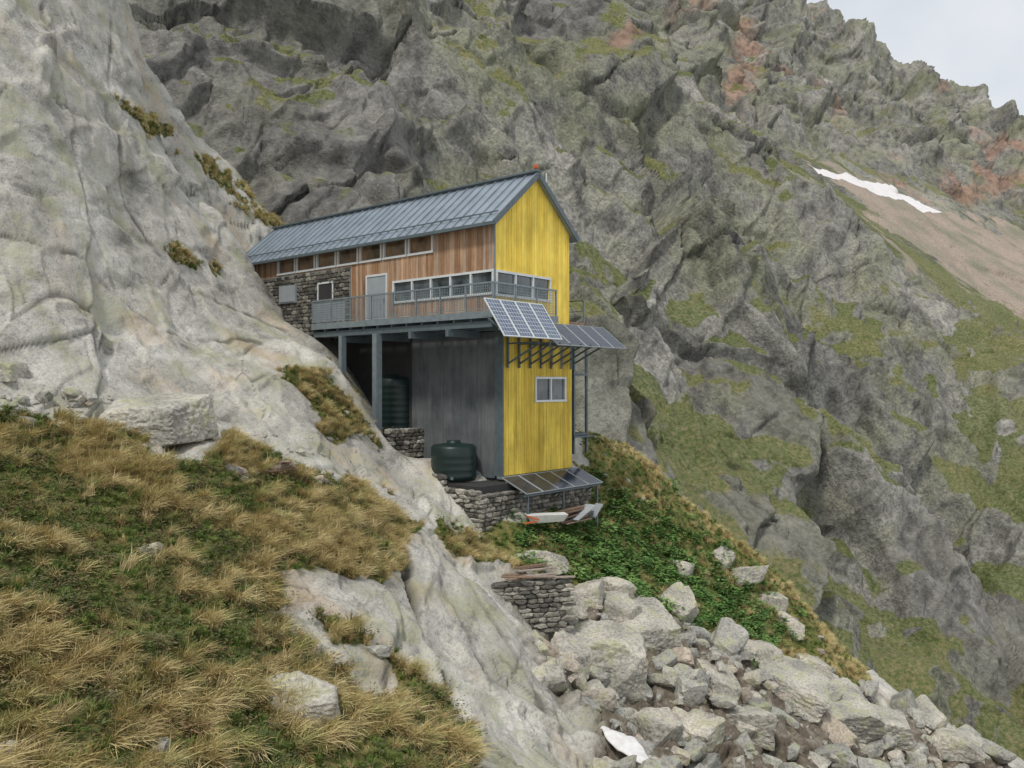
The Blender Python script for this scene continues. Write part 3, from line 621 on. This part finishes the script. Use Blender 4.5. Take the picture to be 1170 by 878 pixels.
def solar(name,x0,x1,yt,zt,yb,zb,n,cr,cc,cellmat,bmat,fmat,g=.02):
    par=empty(name); par.parent=hut
    T=Vector((0,yt,zt)); Bv=Vector((0,yb,zb)); dn=(Bv-T); nrm=Vector((1,0,0)).cross(dn).normalized()
    if nrm.z<0: nrm=-nrm
    back=MB(); cell=MB(); frm=MB(); mw=(x1-x0)/n
    def pt(x,t,o): q=T+dn*t+nrm*o; return (x,q.y,q.z)
    def slab_(mb,xa,xb,ta,tb,o0,o1): mb.hexa([pt(xa,tb,o0),pt(xb,tb,o0),pt(xb,ta,o0),pt(xa,ta,o0),pt(xa,tb,o1),pt(xb,tb,o1),pt(xb,ta,o1),pt(xa,ta,o1)])
    for k in range(n):
        a=x0+k*mw+.012; c=x0+(k+1)*mw-.012
        slab_(back,a,c,0,1,0,.03)
        for r_ in range(cr):
            for q in range(cc):
                cw=(c-a-.06)/cc
                slab_(cell,a+.03+q*cw+g/2,a+.03+(q+1)*cw-g/2,.02+r_*.96/cr+g*.3,.02+(r_+1)*.96/cr-g*.3,.03,.034)
        for e0,e1 in ((a,a+.03),(c-.03,c)): slab_(frm,e0,e1,0,1,.031,.042)
        slab_(frm,a+.031,c-.031,0,.015,.031,.042); slab_(frm,a+.031,c-.031,.985,1,.031,.042)
    back.obj('backsheet',bmat,par); cell.obj('cells',cellmat,par); frm.obj('frame',fmat,par)
    br=MB()
    for t in (.2,.8): br.beam(pt(x0,t,-.03),pt(x1,t,-.03),.05)
    br.obj('rails',MAT_STEEL,par); return pt
solar('solar_array_rail',-1.82,1.35,-1.12,2.9,-2.05,1.58,4,9,5,MAT_CELLB,MAT_PANEL,MAT_FRAME)
solar('solar_array_awning',1.75,6.4,-.35,2.33,-1.5,1.42,5,6,8,MAT_CELL,MAT_PANELD,MAT_GREY,.01)
solar('solar_array_ground',.25,5.0,-.1,-3.45,-1.3,-3.95,5,5,8,MAT_CELL,MAT_PANELD,MAT_GREY,.01)
b=MB()
for x_ in [.7,1.35,2.0,2.65,3.3,3.95,4.6]:
    b.beam((x_,-.02,.75),(x_,-1.5,1.45),.06); b.beam((x_,0,1.5),(x_,-1.5,1.5),.06); b.beam((x_,-.03,.6),(x_,-.03,2.0),.07)
for x_ in (-1.6,-.6,.4,1.3): b.beam((x_,-1.1,2.3),(x_,-1.85,1.75),.05)
for x_ in (.5,2.6,4.8):
    b.beam((x_,-1.15,-3.95),(x_,-1.15,-5.6),.07); b.beam((x_,-.05,-4.6),(x_,-1.15,-3.98),.05)
b.beam((.3,-1.15,-4.02),(5,-1.15,-4.02),.06)
b.obj('panel_brackets',MAT_STEELD,hut)
b=MB()
for x_,y_ in ((5.2,.3),(6.1,.3),(5.2,1.5),(6.1,1.5)): b.beam((x_,y_,-2.9),(x_,y_,2.1),.1)
for z_ in (2.1,.4,-2.1): 
    b.beam((5.2,.3,z_),(6.1,.3,z_),.09); b.beam((5.2,1.5,z_),(6.1,1.5,z_),.09); b.beam((5.2,.3,z_),(5.2,1.5,z_),.09); b.beam((6.1,.3,z_),(6.1,1.5,z_),.09)
b.box(5.0,6.25,.1,1.7,-2.22,-2.16)
b.beam((4.7,.3,2.1),(5.2,.3,2.1),.09); b.obj('steel_frame_tower',MAT_STEELD,hut)
b=MB(); b.box(4.52,5.3,.9,2.6,4.1,4.2); b.box(4.52,5.3,.86,.9,4.2,5.3); b.box(5.26,5.3,.9,2.6,4.2,5.3); b.obj('side_balcony',MAT_STEEL,hut)
b=MB(); b.box(4.52,5.9,.2,2.6,2.42,2.56); b.obj('side_landing',MAT_OLDWOOD,hut)
b=MB()
for q in (5.85,): 
    for y_ in (.25,1.4,2.5): b.beam((q,y_,2.56),(q,y_,3.5),.05)
    b.beam((q,.25,3.5),(q,2.5,3.5),.04); b.beam((q,.25,3.05),(q,2.5,3.05),.03)
b.obj('landing_railing',MAT_STEEL,hut)
def tank(lx,ly,z,r,h):
    e=empty('water_tank')
    c,s_=math.cos(RZ),math.sin(RZ); e.location=(-.63+lx*c-ly*s_,30+lx*s_+ly*c,z)
    prof=[(0,r*.97)]
    k=.12
    while k<h-.25: prof+=[(k,r),(k+.05,r*1.02),(k+.1,r)]; k+=.25
    prof+=[(h-.15,r),(h-.05,r*.9),(h,r*.45),(h+.02,r*.3),(h+.1,r*.3),(h+.11,r*.25)]
    b=MB(); b.cyl((0,0,0),r,r,h,36,prof); b.obj('tank_shell',MAT_TANK,e,True)
    b=MB(); b.beam((r*.9,0,.2),(r*1.15,0,.2),.08); b.beam((0,-r*1.0,h*.1),(0,-r*1.1,h*.1),.1); b.obj('outlet',MAT_STEELD,e)
tank(.6,6.1,-2.0,.85,2.3); tank(-.5,1.6,-3.55,.84,1.35)
def L2W(x,y,z): c,s_=math.cos(RZ),math.sin(RZ); return (-.63+x*c-y*s_,30+x*s_+y*c,z)
e=empty('dry_stone_wall',(-.63,30,0),RZ)
Vs,Fs=[],[]
for z0,z1,a0,a1,X in ((-5.7,-3.75,-.5,1.2,-1.35),(-5.6,-3.3,1.2,3.0,-1.35),(-5.2,-2.9,3.0,5.0,-1.35)):
    v,f=stones(a0,a1,z0,z1,lambda a,z,X=X:((X,a,z),(0,1,0),(1,0,0)),.15,.18); Vs+=v;Fs+=f
v,f=stones(-1.4,4.9,-6.1,-4.0,lambda a,z:((a,-.5,z),(1,0,0),(0,1,0)),.15,.18); Vs+=v;Fs+=f
v,f=stones(4.6,7.0,-2.9,-1.8,lambda a,z:((-.5,a,z),(0,1,0),(1,0,0)),.15,.18); Vs+=v;Fs+=f
v,f=stones(-1.3,.5,-2.9,-1.75,lambda a,z:((a,4.4,z),(1,0,0),(0,1,0)),.15,.18); Vs+=v;Fs+=f
npmesh('wall_stones',Vs,Fs,MAT_ST,False,e)
b=MB(); b.box(-1.25,.5,-.42,5.0,-5.9,-3.6); b.box(.5,4.8,-.42,.5,-5.9,-3.56); b.box(-.4,.5,4.6,7.0,-3,-1.9); b.obj('wall_fill',MAT_DARK,e)
p=hit(610,722); e=empty('ruined_stone_shelter',(p[0],p[1]+.2,p[2]-.1),.25)
v,f=stones(-1.05,1.05,0,1.45,lambda a,z:((a,0,z),(1,0,0),(0,1,0)),.13,.17); v2,f2=stones(0,1.5,0,1.35,lambda a,z:((1.0,a,z),(0,1,0),(1,0,0)),.13,.17); v3,f3=stones(0,1.5,0,1.35,lambda a,z:((-1.,a,z),(0,1,0),(1,0,0)),.13,.17)
npmesh('stones',v+v2+v3,f+f2+f3,MAT_ST,False,e)
b=MB(); b.box(-.9,.9,.1,1.5,0,1.3); b.obj('fill',MAT_DARK,e)
b=MB()
for k in range(9):
    x_=rng.uniform(-1,.2); y_=rng.uniform(-.1,1.2); a=rng.uniform(-.4,.4); L=rng.uniform(.8,1.5); z_=1.5+k*.025
    b.beam((x_,y_,z_),(x_+L*math.cos(a),y_+L*math.sin(a),z_+rng.uniform(-.03,.06)),.16,.03)
b.obj('planks',MAT_OLDWOOD,e)
e=empty('sled',L2W(1.0,-1.6,-4.98),.2)
b=MB(); b.hexa([(-.6,-.2,0),(.6,-.2,.05),(.6,.2,.05),(-.6,.2,0),(-.75,-.3,.3),(.75,-.3,.3),(.75,.3,.3),(-.75,.3,.3)]); b.obj('tub',MAT_WHITE,e)
b=MB(); b.beam((-.8,-.33,.3),(-.35,-.34,.16),.05); b.beam((-.9,-.4,.05),(-.45,-.45,.12),.12,.04); b.obj('rim',MAT_RED,e)
e=empty('plank_pile',L2W(2.9,-1.2,-5.15),RZ)
b=MB()
for k in range(10): b.beam((-1.1+rng.uniform(-.2,.4),-.5+.12*(k%4),.05*k),(.9+rng.uniform(-.4,.2),-.4+.12*(k%4)+rng.uniform(-.2,.2),.05*k+rng.uniform(0,.12)),.18,.045)
b.obj('boards',MAT_OLDWOOD,e)
b=MB(); b.beam((-.5,-.55,.1),(.6,-.6,.55),.5,.03); b.beam((.9,-.4,.0),(1.3,-.5,.5),.4,.03); b.obj('sheet_metal',MAT_GREY,e)
p=hit(318,545); e=empty('timber_scraps',tuple(p+np.array([0,0,.08])),.3); b=MB()
for k in range(6): b.beam((-.5+.1*k,-.2+.1*k,.05+.03*k),(.4-.05*k,.1-.1*k,.1+.04*k),.14,.04)
b.obj('boards',MAT_OLDWOOD,e)
# ------------------------------------------------------------------ light, sky, camera
EL=math.radians(58)
dirv=Vector((-.35,-.75,0)).normalized()*math.cos(EL)+Vector((0,0,math.sin(EL)))
su=bpy.data.lights.new('sun','SUN'); su.energy=2.4; su.angle=math.radians(8); su.color=(1,.96,.89)
so=bpy.data.objects.new('sun',su); so.rotation_euler=dirv.to_track_quat('Z','Y').to_euler(); scene.collection.objects.link(so)
wd=bpy.data.worlds.new('World'); scene.world=wd; wd.use_nodes=True; t=wd.node_tree; bg=t.nodes['Background']; bg.inputs[1].default_value=.1
sky=t.nodes.new('ShaderNodeTexSky'); sky.sky_type='NISHITA'; sky.sun_disc=False; sky.sun_elevation=EL; sky.sun_rotation=math.atan2(dirv.x,dirv.y)
tc=t.nodes.new('ShaderNodeTexCoord'); no=t.nodes.new('ShaderNodeTexNoise'); no.inputs['Scale'].default_value=3.2; no.inputs['Detail'].default_value=6; t.links.new(tc.outputs['Generated'],no.inputs['Vector'])
rp_=t.nodes.new('ShaderNodeValToRGB'); rp_.color_ramp.elements[0].position=.35; rp_.color_ramp.elements[0].color=(.70,.75,.81,1); rp_.color_ramp.elements[1].position=.6; rp_.color_ramp.elements[1].color=(.94,.95,.97,1); t.links.new(no.outputs[0],rp_.inputs[0])
vm=t.nodes.new('ShaderNodeVectorMath'); vm.operation='SCALE'; vm.inputs['Scale'].default_value=10; t.links.new(rp_.outputs[0],vm.inputs[0])
mx=t.nodes.new('ShaderNodeMix'); mx.data_type='RGBA'; mx.inputs[0].default_value=.9; t.links.new(sky.outputs[0],mx.inputs[6]); t.links.new(vm.outputs[0],mx.inputs[7]); t.links.new(mx.outputs[2],bg.inputs[0])
cam=bpy.data.cameras.new('camera'); cam.lens=29; cam.sensor_width=36; cam.clip_end=3000; co=bpy.data.objects.new('camera',cam); co.rotation_euler=(math.radians(90),0,0); scene.collection.objects.link(co); scene.camera=co
scene.view_settings.view_transform='Standard'; scene.view_settings.look='None'; scene.view_settings.exposure=0
